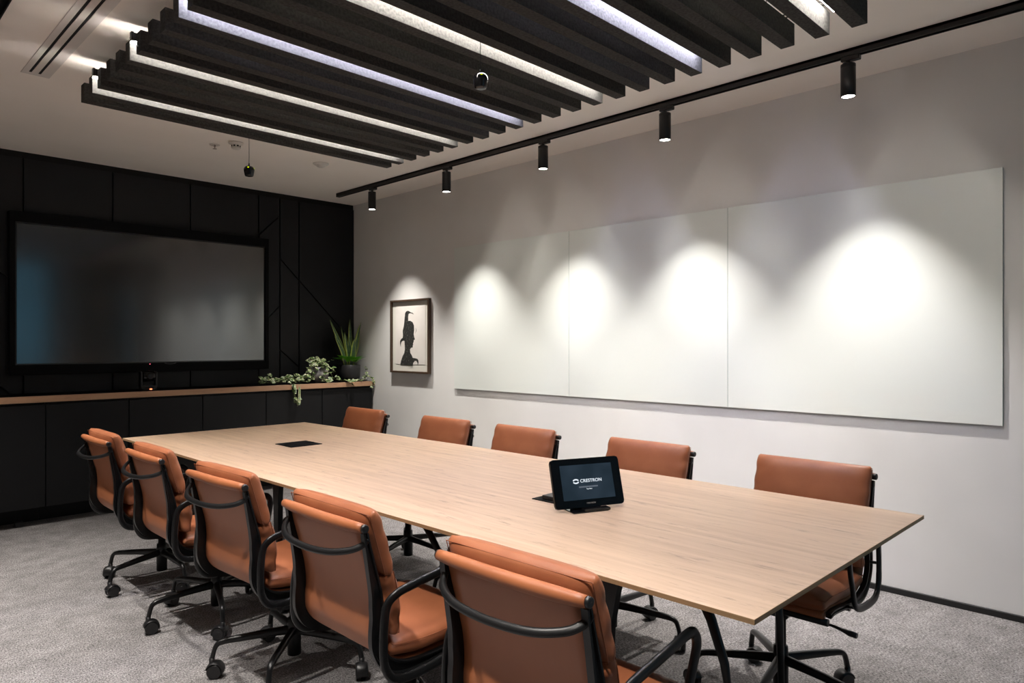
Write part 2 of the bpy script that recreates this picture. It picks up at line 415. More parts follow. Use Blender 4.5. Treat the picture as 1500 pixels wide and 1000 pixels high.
names = {1: 'light strip nearest the black wall, between felt baffles', 5: 'second light strip from the black wall, neutral white, between felt baffles',
         9: 'farther of the two bluish light strips between felt baffles', 13: 'neutral white light strip between the two bluish strips',
         17: 'nearer of the two bluish light strips between felt baffles', 21: 'light strip closest to the camera, between felt baffles'}
for i in LIT:
    y = 4.075 - PY * i - .046
    t = thing('linear_light', names[i], 'ceiling light', ((BX0 + BX1) / 2, y, BZ1 + .004), 0, 'linear lights between the baffles')
    b = bmesh.new(); box(b, -.96, .955, -.009, .006, -.018, .012, .002); box(b, -.965, -.955, -.011, .011, -.026, .014, .001); box(b, -.96, .955, -.009, -.003, -.024, -.017); box(b, -.962, .955, -.004, .026, -.007, -.004); obj('housing', b, M['black_metal'], t)
    b = bmesh.new(); box(b, -.962, .90, -.0029, .0115, -.026, -.0181, .001); box(b, -.962, .90, .0100, .0118, -.031, -.018, .0005); obj('diffuser', b, lb if i in (9, 17) else lw, t)
    for x in (-.7, .7): cable(t, x, 0, .017, H - BZ1 - .004)
for x, lab in ((1.10, 'thin black twin rail over the left ends of the baffles'), (2.86, 'thin black twin rail over the right ends of the baffles')):
    t = thing('suspension_rail', lab, 'rail', (x, 2.5, BZ1), 0, 'suspension rails above the baffles')
    for dx in (-.014, .014):
        b = bmesh.new(); tube(b, [(dx, -1.60, .020), (dx, 1.60, .020)], .0028, 6); obj('rod', b, M['black_metal'], t)
    for yy in (-1.4, 0, 1.4): cable(t, -.014, yy, .020, H - BZ1)

# ------------------------------------------------------------------ track lights
def spotlight(x, y, track_x, label, e=140):
    t = thing('track_spotlight', label, 'spotlight', (x, y, 2.70), 0, 'spotlights on the ' + ('right' if x > 2 else 'left') + ' track')
    b = bmesh.new(); box(b, -.018, .018, -.055, .03, -.022, 0.0, .003); lathe(b, [(.011, -.045), (.011, -.02)], seg=16); obj('adapter', b, M['black_metal'], t)
    b = bmesh.new(); lathe(b, [(.018, -.036), (.034, -.0365), (.0345, -.038), (.0345, -.052), (.0338, -.053), (.0345, -.054), (.0345, -.193), (.0335, -.194), (.031, -.194), (.031, -.188), (.001, -.188)], seg=36)
    obj('barrel', b, M['black_metal'], t)
    b = bmesh.new(); lathe(b, [(.0305, -.1905), (.0305, -.1885), (.001, -.1885)], seg=32); obj('lens', b, emis('spot lens', (1, .95, .88), 14), t)
    for nm, en, sz, bl in (('spot_beam', e * .62, 62, 1.0), ('spot_field', e * .50, 76, .55)):
        l = bpy.data.lights.new(nm, 'SPOT'); l.energy = en; l.spot_size = R(sz); l.spot_blend = bl; l.shadow_soft_size = .02; l.color = (1, .94, .87)
        lo = bpy.data.objects.new(nm, l); C.objects.link(lo); lo.parent = t; lo.location = (0, 0, -.2)
    return t
pos = ((5.304, 'farthest spotlight on the right track, over the framed print'), (4.269, 'second-farthest spotlight on the right track'), (3.236, 'middle spotlight of the five on the right track'),
       (2.264, 'second-nearest spotlight on the right track'), (1.23, 'nearest spotlight on the right track'))
SE = 165
for y, lab in pos: spotlight(3.58, y, 3.58, lab, SE)
for y, lab in ((4.92, 'farthest'), (3.88, 'second-farthest'), (2.74, 'middle'), (1.70, 'second-nearest'), (.66, 'nearest')):
    spotlight(.575, y, .575, lab + ' spotlight on the left track, outside the picture', SE)
for x, ya, yb, lab in ((3.58, .0, 5.87, 'long black ceiling track along the white wall'), (.575, 0, 5.87, 'black ceiling track seen at the top left corner')):
    t = thing('lighting_track', lab, 'track', (x, (ya + yb) / 2, 2.70), 0, 'ceiling lighting tracks')
    L = (yb - ya) / 2
    b = bmesh.new()
    for xa, xb in ((-.018, -.012), (.012, .018)): box(b, xa, xb, -L, L, 0, .035)
    box(b, -.018, .018, -L, L, .022, .035); obj('channel', b, M['black_metal'], t)
    b = bmesh.new(); box(b, -.019, .019, L, L + .008, .0, .035, .001); box(b, -.011, .011, L - .1, L, .006, .02); obj('end_cap', b, M['black_plastic'], t)

# ------------------------------------------------------------------ ceiling fittings
t = thing('air_diffuser', 'long white linear slot air diffuser in the ceiling at upper left', 'air vent', (.8625, 0, H - .004))
b = bmesh.new(); yA, yB = .6, 4.426
for xa, xb in ((-.064, -.036), (-.023, .006), (.019, .064)): box(b, xa, xb, yA, yB, 0, .004)
box(b, -.064, .064, yB - .035, yB, -.0002, .004)
obj('plate', b, M['slot_plate'], t)
b = bmesh.new(); box(b, -.036, -.023, yA, yB - .03, .0022, .004); box(b, .006, .019, yA, yB - .03, .0022, .004); tag(obj('slot', b, M['void'], t), 'black air slots')
def dome(name, label, cat, x, y, prof, m):
    b = bmesh.new(); lathe(b, prof, seg=32); o = obj(name, b, m, loc=(x, y, H)); tag(o, label, cat); return o
dome('ceiling_sensor', 'round white ceiling sensor right of the hanging microphone', 'sensor', 2.885, 4.988, [(.062, 0), (.062, -.006), (.05, -.012), (.036, -.014), (.034, -.024), (.02, -.032), (.001, -.033)], M['white_plastic'])
o = dome('smoke_detector', 'white smoke detector half hidden by the farthest baffle', 'smoke detector', 2.16, 4.90, [(.05, 0), (.05, -.01), (.038, -.016), (.03, -.02), (.03, -.034), (.034, -.036), (.026, -.046), (.001, -.048)], M['white_plastic'])
b = bmesh.new()
for k in range(8):
    a = k * PI / 4; box(b, .0285, .0312, -.006, .006, -.032, -.022, mtx=Matrix.Rotation(a, 4, 'Z'))
tag(obj('sensing_slot', b, M['void'], o), 'dark sensing slots')
t = thing('sprinkler_head', 'small recessed sprinkler on the ceiling beside the smoke detector', 'sprinkler', (2.075, 5.06, H))
b = bmesh.new(); lathe(b, [(.034, 0), (.034, -.003), (.022, -.005), (.02, -.001), (.001, -.001)]); obj('escutcheon', b, M['white_plastic'], t)
b = bmesh.new(); lathe(b, [(.006, 0), (.006, -.018), (.003, -.02), (.003, -.028), (.014, -.029), (.014, -.031), (.001, -.031)], seg=16); obj('deflector', b, mat('sprinkler metal', (.35, .3, .26), .35, 1), t)

# ------------------------------------------------------------------ hanging microphones
def mic(x, y, z, label):
    t = thing('hanging_microphone', label, 'microphone', (x, y, z), 0, 'ball microphones hanging over the table')
    b = bmesh.new(); lathe(b, [(.004, .034), (.012, .0325), (.022, .029), (.029, .021), (.0325, .012), (.0315, .004), (.0295, -.008), (.0265, -.024), (.0235, -.030), (.015, -.0325), (.001, -.033)], seg=36); obj('body', b, M['black_gloss'], t)
    b = bmesh.new(); tube(b, [(0, 0, .033), (0, 0, H - z)], .0016, 8); lathe(b, [(.004, .05), (.0045, .033)], seg=10); lathe(b, [(.018, H - z), (.018, H - z - .008), (.002, H - z - .01)], seg=18); obj('cable', b, M['black_matt'], t)
    b = bmesh.new()
    for a in (235, 85, 330): box(b, .0275, .0305, -.0035, .0035, .0175, .0215, mtx=Matrix.Rotation(R(a), 4, 'Z'))
    tag(obj('indicator_light', b, emis('lime led', (.62, .9, .0), 3.0), t), 'lime green indicator lights')
mic(1.95, 4.235, 2.378, 'black ball microphone hanging beyond the baffles, against the bare ceiling')
mic(1.985, 2.146, 2.398, 'black ball microphone hanging below the middle of the baffles')

# ------------------------------------------------------------------ meeting table
TZ = .736
t = TABLE = thing('meeting_table', 'long oak-topped meeting table on black splayed legs', 'table', (1.96, 2.63, 0))
def lx(y): return 1.340 + (1.368 - 1.340) * (4.61 - y) / 3.957
def rx(y): return 2.535 + .050 * min(1, (4.61 - y) / 1.6) + .010 * (4.61 - y) / 3.957
def top(ya, yb, name):
    b = bmesh.new(); n = 10
    ys = [ya + (yb - ya) * k / n for k in range(n + 1)]
    loop = [(lx(y), y) for y in ys] + [(rx(y), y) for y in reversed(ys)]
    def ring(d, z):
        out = []
        for (x, y) in loop:
            sx = d if x < 1.9 else -d
            yy = y
            if abs(y - .653) < 1e-4: yy = y + d
            if abs(y - 4.61) < 1e-4: yy = y - d
            out.append(b.verts.new((x + sx - 1.96, yy - 2.63, z)))
        return out
    R0 = ring(.0006, TZ); R1 = ring(0, TZ - .0008); R2 = ring(0, TZ - .0115); R3 = ring(.055, TZ - .026)
    for a, c, mi in ((R0, R1, 1), (R1, R2, 1), (R2, R3, 2)):
        for k in range(len(a)):
            j = (k + 1) % len(a); f = b.faces.new((a[k], a[j], c[j], c[k])); f.material_index = mi
    f = b.faces.new(R0); f.material_index = 0
    f = b.faces.new(R3[::-1]); f.material_index = 2
    return obj(name, b, [M['oak'], M['oak_edge'], M['black_matt']], t)
top(.653, 2.6088, 'tabletop'); top(2.6112, 4.61, 'tabletop')
b = bmesh.new(); box(b, lx(2.61) - 1.96 + .001, rx(2.61) - 1.96 - .001, -.0212, -.0188, TZ - .012, TZ - .0002); tag(obj('joint_strip', b, mat('pale joint', (.75, .6, .45), .5), t), 'pale joint line across the table')
b = bmesh.new()
box(b, -.05, .05, -1.72, 1.72, TZ - .066, TZ - .026)
for yy in (-1.35, -.45, .9, 1.45): box(b, -.42, .42, yy - .03, yy + .03, TZ - .06, TZ - .026)
obj('underframe', b, M['black_metal'], t)
def blade(x, pts, name='leg'):
    """flat leg: list of (y, z, half width y)"""
    b = bmesh.new()
    P = [(y - hw, z) for y, z, hw in pts] + [(y + hw, z) for y, z, hw in reversed(pts)]
    prism(b, P, x - .014, x + .014, 'x'); bmesh.ops.bevel(b, geom=b.edges[:], offset=.003, segments=1, affect='EDGES')
    return obj(name, b, M['black_metal'], t)
def pole(x, pts):
    b = bmesh.new(); tube(b, [(x, p[0], p[1]) for p in pts], [p[2] for p in pts], 14, flat=1.1); return obj('leg', b, M['black_metal'], t)
blade(-.2, [(1.31 - 2.63, .71, .15), (1.31 - 2.63, .66, .085), (1.312 - 2.63, .60, .05), (1.312 - 2.63, .54, .036), (1.320 - 2.63, .42, .020), (1.325 - 2.63, .0, .015)])
pole(-.2, [(1.06 - 2.63, .71, .0145), (.965 - 2.63, .54, .0135), (.925 - 2.63, .43, .0120), (.918 - 2.63, .385, .0100), (.910 - 2.63, 0, .0075)])
pole(.24, [(.985 - 2.63, .71, .0145), (.965 - 2.63, .4, .012), (.955 - 2.63, 0, .0075)])
pole(-.2, [(2.37 - 2.63, .71, .0145), (2.20 - 2.63, .54, .0135), (2.10 - 2.63, .43, .012), (2.085 - 2.63, 0.0, .0075)])
pole(.24, [(2.37 - 2.63, .71, .0145), (2.20 - 2.63, .54, .0135), (2.10 - 2.63, .43, .012), (2.085 - 2.63, 0.0, .0075)])
blade(-.2, [(3.48 - 2.63, .71, .09), (3.48 - 2.63, .66, .04), (3.48 - 2.63, .5, .028), (3.47 - 2.63, .0, .015)])
for x in (-.2, .24): pole(x, [(3.98 - 2.63, .71, .0145), (4.05 - 2.63, .5, .013), (4.2 - 2.63, 0, .0075)])
b = bmesh.new(); box(b, -.11, .11, 3.36 - 2.63, 3.86 - 2.63, TZ - .12, TZ - .027, .004); obj('cable_tray', b, M['black_metal'], t)
# hinged power lids
for yc, op, lab in ((3.62, 0, 'flush black power lid in the far half of the tabletop'), (1.645, 1, 'black power lid behind the touch panel, its flap raised')):
    u = thing('table_power_box', lab, 'power box', (1.955, yc, TZ + .0002), 0, 'power lids set in the tabletop')
    b = bmesh.new(); box(b, -.095, .095, -.092, .092, 0, .0035, .001); obj('lid', b, M['black_matt'], u)
    b = bmesh.new(); box(b, -.09, .09, -.012, -.008, .0036, .005); obj('lid_slot', b, M['void'], u)
    if op:
        b = bmesh.new(); box(b, -.075, .07, .0, .06, .0036, .017, .002); obj('flap', b, M['black_plastic'], u)

# ------------------------------------------------------------------ touch panel
t = thing('touch_panel', 'black touch panel on a stand showing a dark blue start screen', 'touch screen', (1.884, 1.484, TZ), R(-22.0))
# local: x along the panel width, -y towards the viewer
b = bmesh.new(); tilt = Matrix.Translation((0, 0, .010)) @ Matrix.Rotation(R(-17), 4, 'X')
PW, PH = .134, .166
pb = bmesh.new(); prism(pb, [(PW - .012, 0), (PW - .0035, .0035), (PW, .012), (PW, PH - .012), (PW - .0035, PH - .0035), (PW - .012, PH), (-PW + .012, PH), (-PW + .0035, PH - .0035), (-PW, PH - .012), (-PW, .012), (-PW + .0035, .0035), (-PW + .012, 0)], -.004, .009, 'y')
bmesh.ops.bevel(pb, geom=[e for e in pb.edges if abs(e.verts[0].co.y - e.verts[1].co.y) < 1e-6], offset=.0012, segments=2, affect='EDGES')
bmesh.ops.transform(pb, matrix=tilt, verts=pb.verts); obj('bezel', pb, mat('panel gloss', (.003, .003, .0035), .25, spec=.12), t)
m = emis('screen glow', (.014, .02, .03), 1.0)
tcn = nd(m, 'ShaderNodeTexCoord'); nn = nd(m, 'ShaderNodeTexNoise'); nn.inputs['Scale'].default_value = 12; nn.inputs['Detail'].default_value = 1
lk(m, tcn.outputs['Object'], nn.inputs['Vector']); rr = nd(m, 'ShaderNodeValToRGB')
rr.color_ramp.elements[0].color = (.010, .0125, .018, 1); rr.color_ramp.elements[1].color = (.022, .028, .040, 1); rr.color_ramp.elements[0].position = .35; rr.color_ramp.elements[1].position = .7
lk(m, nn.outputs['Fac'], rr.inputs['Fac']); lk(m, rr.outputs[0], bsdf(m).inputs['Emission Color']); bsdf(m).inputs['Roughness'].default_value = .12
b = bmesh.new(); box(b, -.101, .101, -.0046, -.0035, .026, .144); bmesh.ops.transform(b, matrix=tilt, verts=b.verts)
sc_ = obj('display', b, m, t)
wt = emis('screen white', (.85, .92, 1), .9)
T0 = tilt @ Matrix.Translation((.013, -.0049, .088)) @ Matrix.Rotation(R(90), 4, 'X')
text_mesh('screen_wordmark', 'CRESTRON', .0155, wt, sc_, T0, sx=1.08, bold=.00012)
b = bmesh.new()
for a0 in (20, 200):
    pts = [(.0105 * math.cos(R(a0 + k * 16)), 0, .0062 * math.sin(R(a0 + k * 16))) for k in range(10)]
    tube(b, pts, .0022, 6, up=Vector((0, 1, 0)), flat=.2)
bmesh.ops.transform(b, matrix=tilt @ Matrix.Translation((-.046, -.0049, .088)), verts=b.verts); obj('screen_emblem', b, wt, sc_)
b = bmesh.new(); box(b, -.037, .037, -.0050, -.0046, .0655, .0705, .0002); bmesh.ops.transform(b, matrix=tilt, verts=b.verts)
obj('screen_button', b, emis('button', (.10, .12, .15), 1), sc_)
text_mesh('screen_caption', 'Tap Here', .0058, wt, sc_, tilt @ Matrix.Translation((.002, -.0049, .0605)) @ Matrix.Rotation(R(90), 4, 'X'))
text_mesh('bezel_wordmark', 'CRESTRON', .0062, mat('grey print', (.45, .45, .45), .4), t, tilt @ Matrix.Translation((.002, -.0047, .013)) @ Matrix.Rotation(R(90), 4, 'X'), sx=1.1)
b = bmesh.new()
box(b, -.085, .05, -.036, .055, 0, .004, .001); box(b, -.04, .06, -.034, -.004, .0, .011, .003); box(b, -.055, .055, .022, .05, .0, .024, .003)
obj('stand', b, M['black_gloss'], t)

# ------------------------------------------------------------------ chairs
BR = -.325                       # back bar position relative to the hub
def S(p): return Vector((p[0] + BR, 0, p[1]))
prof = [(.004, .800), (.018, .745), (.036, .68), (.054, .61), (.060, .55), (.057, .50), (.061, .46), (.086, .42), (.13, .396), (.19, .386), (.26, .386), (.34, .395), (.40, .400), (.438, .396)]
PR = smoothpts([S(p) for p in prof], 6)
def arc(P):
    L = [0]
    for a, c in zip(P, P[1:]): L.append(L[-1] + (c - a).length)
    return L
def sample(P, L, s):
    s = max(0, min(L[-1], s))
    for i in range(len(L) - 1):
        if s <= L[i + 1]:
            k = (s - L[i]) / max(1e-9, L[i + 1] - L[i]); p = P[i].lerp(P[i + 1], k); d = (P[i + 1] - P[i]).normalized(); return p, d
    return P[-1], (P[-1] - P[-2]).normalized()
AL = arc(PR)
def cushion(path, width, thick, nu=30, nv=26, pw=5, seedv=0, crease=.0028, crown=.006, pv=3.2):
    """closed soft pad swept along path (list of (point, tangent)); normal = towards the sitter"""
    b = bmesh.new(); n = len(path); rings = []; tot = n - 1
    for i, (p, d) in enumerate(path):
        s = i / tot; e = abs(2 * s - 1)
        k = (max(0, 1 - e ** pw)) ** (1 / 2.6)
        kw = (max(0, 1 - e ** 14)) ** (1 / 4)
        Nn = Vector((-d.z, 0, d.x)); Nn = -Nn if Nn.dot(Vector((1, 0, 1))) < 0 else Nn
        ring = []
        for j in range(nv):
            a = 2 * PI * j / nv; c, sn = math.cos(a), math.sin(a)
            cy = math.copysign(abs(c) ** (2 / 5.2), c); cz = math.copysign(abs(sn) ** (2 / pv), sn)
            y = cy * width / 2 * (.965 + .035 * kw)
            z = cz * thick / 2 * max(k, .04)
            if cz > 0: z += crown * (1 - min(1, abs(c)) ** 2) * k
            edge = max(0, abs(cy) - .80) / .20
            z += edge * crease * math.sin(s * 19 + seedv + 3 * c) * k + crease * .35 * noise.noise(Vector((s * 7, y * 14, seedv)))
            y += -math.copysign(1, cy) * edge * crease * (.7 + .7 * math.sin(s * 17 + seedv * 2)) * k
            ring.append(b.verts.new(p + Nn * z + Vector((0, y, 0))))
        rings.append(ring)
    for A, B in zip(rings, rings[1:]):
        for j in range(nv): f = b.faces.new((A[j], A[(j + 1) % nv], B[(j + 1) % nv], B[j])); f.smooth = True
    for A in (rings[0], rings[-1]): b.faces.new(A)
    return b
def subpath(s0, s1, off, n=30, ext0=0):
    out = []
    for k in range(n):
        s = s0 + (s1 - s0) * k / (n - 1)
        if s < 0:
            p, d = sample(PR, AL, 0); p = p + d * s
        else: p, d = sample(PR, AL, s)
        Nn = Vector((-d.z, 0, d.x)); Nn = -Nn if Nn.dot(Vector((1, 0, 1))) < 0 else Nn
        out.append((p + Nn * off, d))
    return out
def straight(p0, p1, n=30, sag=0):
    p0, p1 = Vector(p0), Vector(p1); d = (p1 - p0).normalized()
    return [(p0.lerp(p1, k / (n - 1)), d) for k in range(n)]
def seam_loop(path, width, off, inset=.0):
    """piping along the outline of a pad"""
    L = []; n = len(path)
    idx = range(1, n - 1)
    def P(i, y):
        p, d = path[i]; Nn = Vector((-d.z, 0, d.x)); Nn = -Nn if Nn.dot(Vector((1, 0, 1))) < 0 else Nn
        return p + Nn * off + Vector((0, y, 0))
    w = width / 2 - inset
    for i in idx: L.append(P(i, w))
    for k in range(1, 8): L.append(P(n - 2, w * (1 - k / 4)))
    for i in reversed(list(idx)): L.append(P(i, -w))
    for k in range(1, 8): L.append(P(1, -w * (1 - k / 4)))
    return L
def build_chair():
    root = thing('office_chair', '', 'chair')
    # sling (leather backing)
    b = bmesh.new(); W = .198; TH = .0035
    ring = []
    for i, p in enumerate(PR):
        d = (PR[min(i + 1, len(PR) - 1)] - PR[max(i - 1, 0)]).normalized(); Nn = Vector((-d.z, 0, d.x)); Nn = -Nn if Nn.dot(Vector((1, 0, 1))) < 0 else Nn
        row = []
        for j in range(13):
            y = -W + 2 * W * j / 12; e = abs(y) / W; lift = .006 * max(0, (e - .75) / .25) ** 2
            row.append((b.verts.new(p + Nn * (TH + lift) + Vector((0, y, 0))), b.verts.new(p + Nn * (-TH + lift * .3) + Vector((0, y, 0)))))
        ring.append(row)
    for A, B in zip(ring, ring[1:]):
        for j in range(12):
            for k in (0, 1): f = b.faces.new((A[j][k], A[j + 1][k], B[j + 1][k], B[j][k])); f.smooth = True
        for j in (0, 12): b.faces.new((A[j][0], A[j][1], B[j][1], B[j][0]))
    for A in (ring[0], ring[-1]):
        for j in range(12): b.faces.new((A[j][0], A[j][1], A[j + 1][1], A[j + 1][0]))
    # front roll of the seat
    tube(b, [S((.436, .389)) + Vector((0, y, 0)) for y in (-.2, -.19, 0, .19, .2)], [.010, .0135, .0135, .0135, .010], 16)
    sl = obj('sling', b, M['leather_back'], root)
    # headroll around the top bar
    b = bmesh.new(); ys = [-.2205 + .441 * k / 16 for k in range(17)]
    tube(b, [S((-.002, .800)) + Vector((-.002 * (1 - (y / .21) ** 2), y, -.004 * (1 - (y / .21) ** 2))) for y in ys], [.0125 + .0045 * (1 - (y / .2206) ** 4) for y in ys], 20, up=Vector((0, 0, 1)))
    obj('headroll', b, M['leather_back'], root)
    # pads
    pu = straight(S((.032, .842)), S((.089, .652)), 34)
    b = cushion(pu, .444, .064, seedv=1.0, pw=3.6, crease=.0017, crown=.008)
    up = obj('upper_back_pad', b, M['leather'], root)
    b = bmesh.new(); tube(b, seam_loop(pu, .436, -.016), .0013, 6, closed=True); obj('piping', b, M['seam'], up)
    pts = smoothpts([S((.088, .660)), S((.098, .62)), S((.106, .575)), S((.107, .52)), S((.108, .478))], 8)
    pl = [(p, (pts[min(i + 1, len(pts) - 1)] - pts[max(i - 1, 0)]).normalized()) for i, p in enumerate(pts)]
    b = cushion(pl, .434, .070, seedv=4.2, crease=.0036, pw=3.0)
    lo = obj('lower_back_pad', b, M['leather'], root)
    b = bmesh.new(); tube(b, seam_loop(pl, .424, .014), .0013, 6, closed=True); obj('piping', b, M['seam'], lo)
    pts = smoothpts([S((.095, .436)), S((.20, .4255)), S((.30, .427)), S((.40, .434)), S((.468, .430))], 8)
    ps = [(p, (pts[min(i + 1, len(pts) - 1)] - pts[max(i - 1, 0)]).normalized()) for i, p in enumerate(pts)]
    b = cushion(ps, .424, .062, seedv=2.3, crease=.0012, pw=9)
    sp_ = obj('seat_pad', b, M['leather'], root)
    b = bmesh.new(); tube(b, seam_loop(ps, .425, .016), .0013, 6, closed=True); obj('piping', b, M['seam'], sp_)
    # side frames: ribbed cast profile
    for sy in (-1, 1):
        b = bmesh.new(); n = len(PR); sec = []
        for i, p in enumerate(PR):
            if i < 2: continue
            s = AL[i] / AL[-1]; d = (PR[min(i + 1, n - 1)] - PR[max(i - 1, 0)]).normalized(); Nn = Vector((-d.z, 0, d.x)); Nn = -Nn if Nn.dot(Vector((1, 0, 1))) < 0 else Nn
            dep = (.007 + .026 * min(1, s / .30)) * (1 if s < .58 else max(.36, 1 - (s - .58) * 3))
            o0, o1 = .006, -dep
            ya, yb = sy * .203, sy * .221; yw = sy * .214
            q = [(yb, o0), (yb, o0 - .005), (yw, o0 - .007), (yw, o1 + .009), (yb, o1 + .006), (yb, o1), (ya, o1), (ya, o0)]
            sec.append([b.verts.new(p + Nn * o + Vector((0, y, 0))) for y, o in q])
        for A, B in zip(sec, sec[1:]):
            for k in range(8): b.faces.new((A[k], A[(k + 1) % 8], B[(k + 1) % 8], B[k]))
        b.faces.new(sec[0]); b.faces.new(sec[-1])
        fr = obj('side_frame', b, M['black_metal'], root, mods=(('BEVEL', dict(width=.0012, segments=1, limit_method='ANGLE')),))
        b = bmesh.new(); tube(b, [S((0, .800)) + Vector((0, sy * y, 0)) for y in (.205, .222, .2275, .2285)], [.0122, .0122, .0112, .0088], 20); 
        tube(b, [S((0, .800)) + Vector((0, sy * .2283, 0)), S((0, .800)) + Vector((0, sy * .2292, 0))], .0032, 8)
        obj('end_cap', b, M['black_plastic'], fr)
        # arm loop
        A = [(.044, .46), (.046, .53), (.056, .585), (.085, .612), (.13, .622), (.25, .640), (.325, .651), (.352, .642), (.362, .612), (.345, .54), (.318, .46), (.298, .408), (.266, .382), (.20, .370), (.12, .368), (.075, .380), (.05, .415)]
        pa = smoothpts([S(p) + Vector((0, sy * (.248 + (.006 if p[1] > .6 else 0)), 0)) for p in A], 5, closed=True)
        b = bmesh.new(); tube(b, pa, .0078, 14, closed=True, up=Vector((1, 0, 0)), flat=1.65, power=2.8)
        tube(b, [S((.055, .49)) + Vector((0, sy * .212, 0)), S((.045, .49)) + Vector((0, sy * .246, 0))], .0055, 10)
        tube(b, [S((.28, .385)) + Vector((0, sy * .21, 0)), S((.28, .385)) + Vector((0, sy * .246, 0))], .0055, 10)
        obj('armrest', b, M['black_metal'], root)
    # rear bow
    pb = smoothpts([(BR + .016, -.214, .768), (BR + .002, -.207, .752), (BR - .024, -.180, .738), (BR - .052, -.11, .727), (BR - .061, 0, .723), (BR - .052, .11, .727), (BR - .024, .180, .738), (BR + .002, .207, .752), (BR + .016, .214, .768)], 6)
    b = bmesh.new(); tube(b, pb, [.0098 if 4 < i < len(pb) - 5 else .0095 for i in range(len(pb))], 14, flat=.72, up=Vector((1, 0, 0)), power=2.4); obj('back_brace', b, M['black_metal'], root)
    # underside
    b = bmesh.new()
    tube(b, [S((.43, .366)) + Vector((0, y, 0)) for y in (-.208, .208)], .0125, 14)
    tube(b, [S((.23, .362)) + Vector((0, y, 0)) for y in (-.21, .21)], .011, 12)
    box(b, -.06, .06, -.05, .05, .318, .352, .006); box(b, -.09, .10, -.022, .022, .338, .366, .004)
    box(b, .08, .115, -.02, .02, .345, .366, .003)
    obj('seat_mechanism', b, M['black_metal'], root)
    b = bmesh.new(); tube(b, [(.03, .04, .337), (.055, .20, .342), (.058, .235, .338), (.06, .262, .334), (.061, .285, .332)], [.0045, .0045, .006, .0105, .009], 12); obj('lever', b, M['black_plastic'], root)
    b = bmesh.new(); lathe(b, [(.019, .335), (.019, .20), (.0255, .198), (.027, .17), (.027, .052), (.025, .05), (.001, .05)], seg=28); obj('stem', b, M['black_metal'], root)
    for k in range(5):
        a = 2 * PI * k / 5 + R(9)
        M4 = Matrix.Rotation(a, 4, 'Z')
        b = bmesh.new()
        pts = smoothpts([(.015, 0, .150), (.08, 0, .148), (.19, 0, .142), (.262, 0, .136), (.288, 0, .126), (.299, 0, .104), (.306, 0, .074)], 4)
        rr_ = []; ff = []
        for i in range(len(pts)):
            s = i / (len(pts) - 1); rr_.append(.0150 - .0050 * min(1, s * 1.3)); ff.append(1.25 - .35 * min(1, s * 1.6))
        tube(b, pts, rr_, 14, flat=ff, power=2.6); bmesh.ops.transform(b, matrix=M4, verts=b.verts)
        lg = obj('leg', b, M['black_metal'], root)
        # caster
        b = bmesh.new(); sw = Matrix.Translation((.307, 0, 0)) @ Matrix.Rotation(R(35 + 67 * k), 4, 'Z')
        c = bmesh.new()
        for y0 in (-.0235, .0045):
            tube(c, [(0.012, y0, .0285), (.012, y0 + .003, .0285), (.012, y0 + .016, .0285), (.012, y0 + .019, .0285)], [.0245, .0278, .0278, .0245], 24)
        hood = [(.012 + .031 * math.cos(R(x)), 0, .0285 + .031 * math.sin(R(x))) for x in range(-15, 171, 15)]
        tube(c, hood, .0235, 10, up=Vector((0, 0, 1)), flat=.18)
        tube(c, [(0, 0, .03), (0, 0, .078)], .011, 12); tube(c, [(.012, -.0242, .0285), (.012, .0242, .0285)], .0115, 14)
        bmesh.ops.transform(c, matrix=M4 @ sw, verts=c.verts); merge(b, c)
        obj('caster', b, M['black_plastic'], lg)
    return root
proto = build_chair()
GL = 'chairs along the left side of the table'; GR = 'chairs along the right side of the table'
left = [(1.845 - .77, 1.0, 'nearest tan leather office chair on the left side, cut off by the bottom edge'),
        (1.836, 0, 'second-nearest tan leather office chair on the left side of the table'),
        (2.61, 3.0, 'middle tan leather office chair on the left side of the table'),
        (3.365, 0, 'second-farthest tan leather office chair on the left side, half hiding the farthest'),
        (4.10, 0, 'farthest tan leather office chair on the left side, before the black cabinets')]
right = [(1.100, 0, 'nearest tan leather office chair on the right side, at the table corner'),
         (1.866, 0, 'tan leather office chair on the right side directly behind the touch panel'),
         (2.671, 0, 'middle tan leather office chair on the right side, in front of the glass board'),
         (3.350, 0, 'second-farthest tan leather office chair on the right side, below the glass board corner'),
         (4.235, 0, 'farthest tan leather office chair on the right side, below the framed print')]
first = True
LEGROT = {2.61: 0, 3.365: 27, 4.10: 47, 1.1: 9 + 180 - 45 - 8}
def set_legs(o, deg):
    for ch in o.children:
        if ch.name.split('.')[0] in ('leg',): ch.rotation_euler.z = R(deg)
for k, (y, a, lab) in enumerate(left):
    o = proto if first else copy_tree(proto); first = False
    o.location = (1.390, y, 0); o.rotation_euler.z = R(a); tag(o, lab, 'chair', GL)
    set_legs(o, {0: 20, 1: 40, 2: -3, 3: 27, 4: 47}[k])
for k, (y, a, lab) in enumerate(right):
    o = copy_tree(proto); o.location = (2.515, y, 0); o.rotation_euler.z = R(180 + a); tag(o, lab, 'chair', GR)
    set_legs(o, {0: 0, 1: 25, 2: 50, 3: 12, 4: 33}[k])

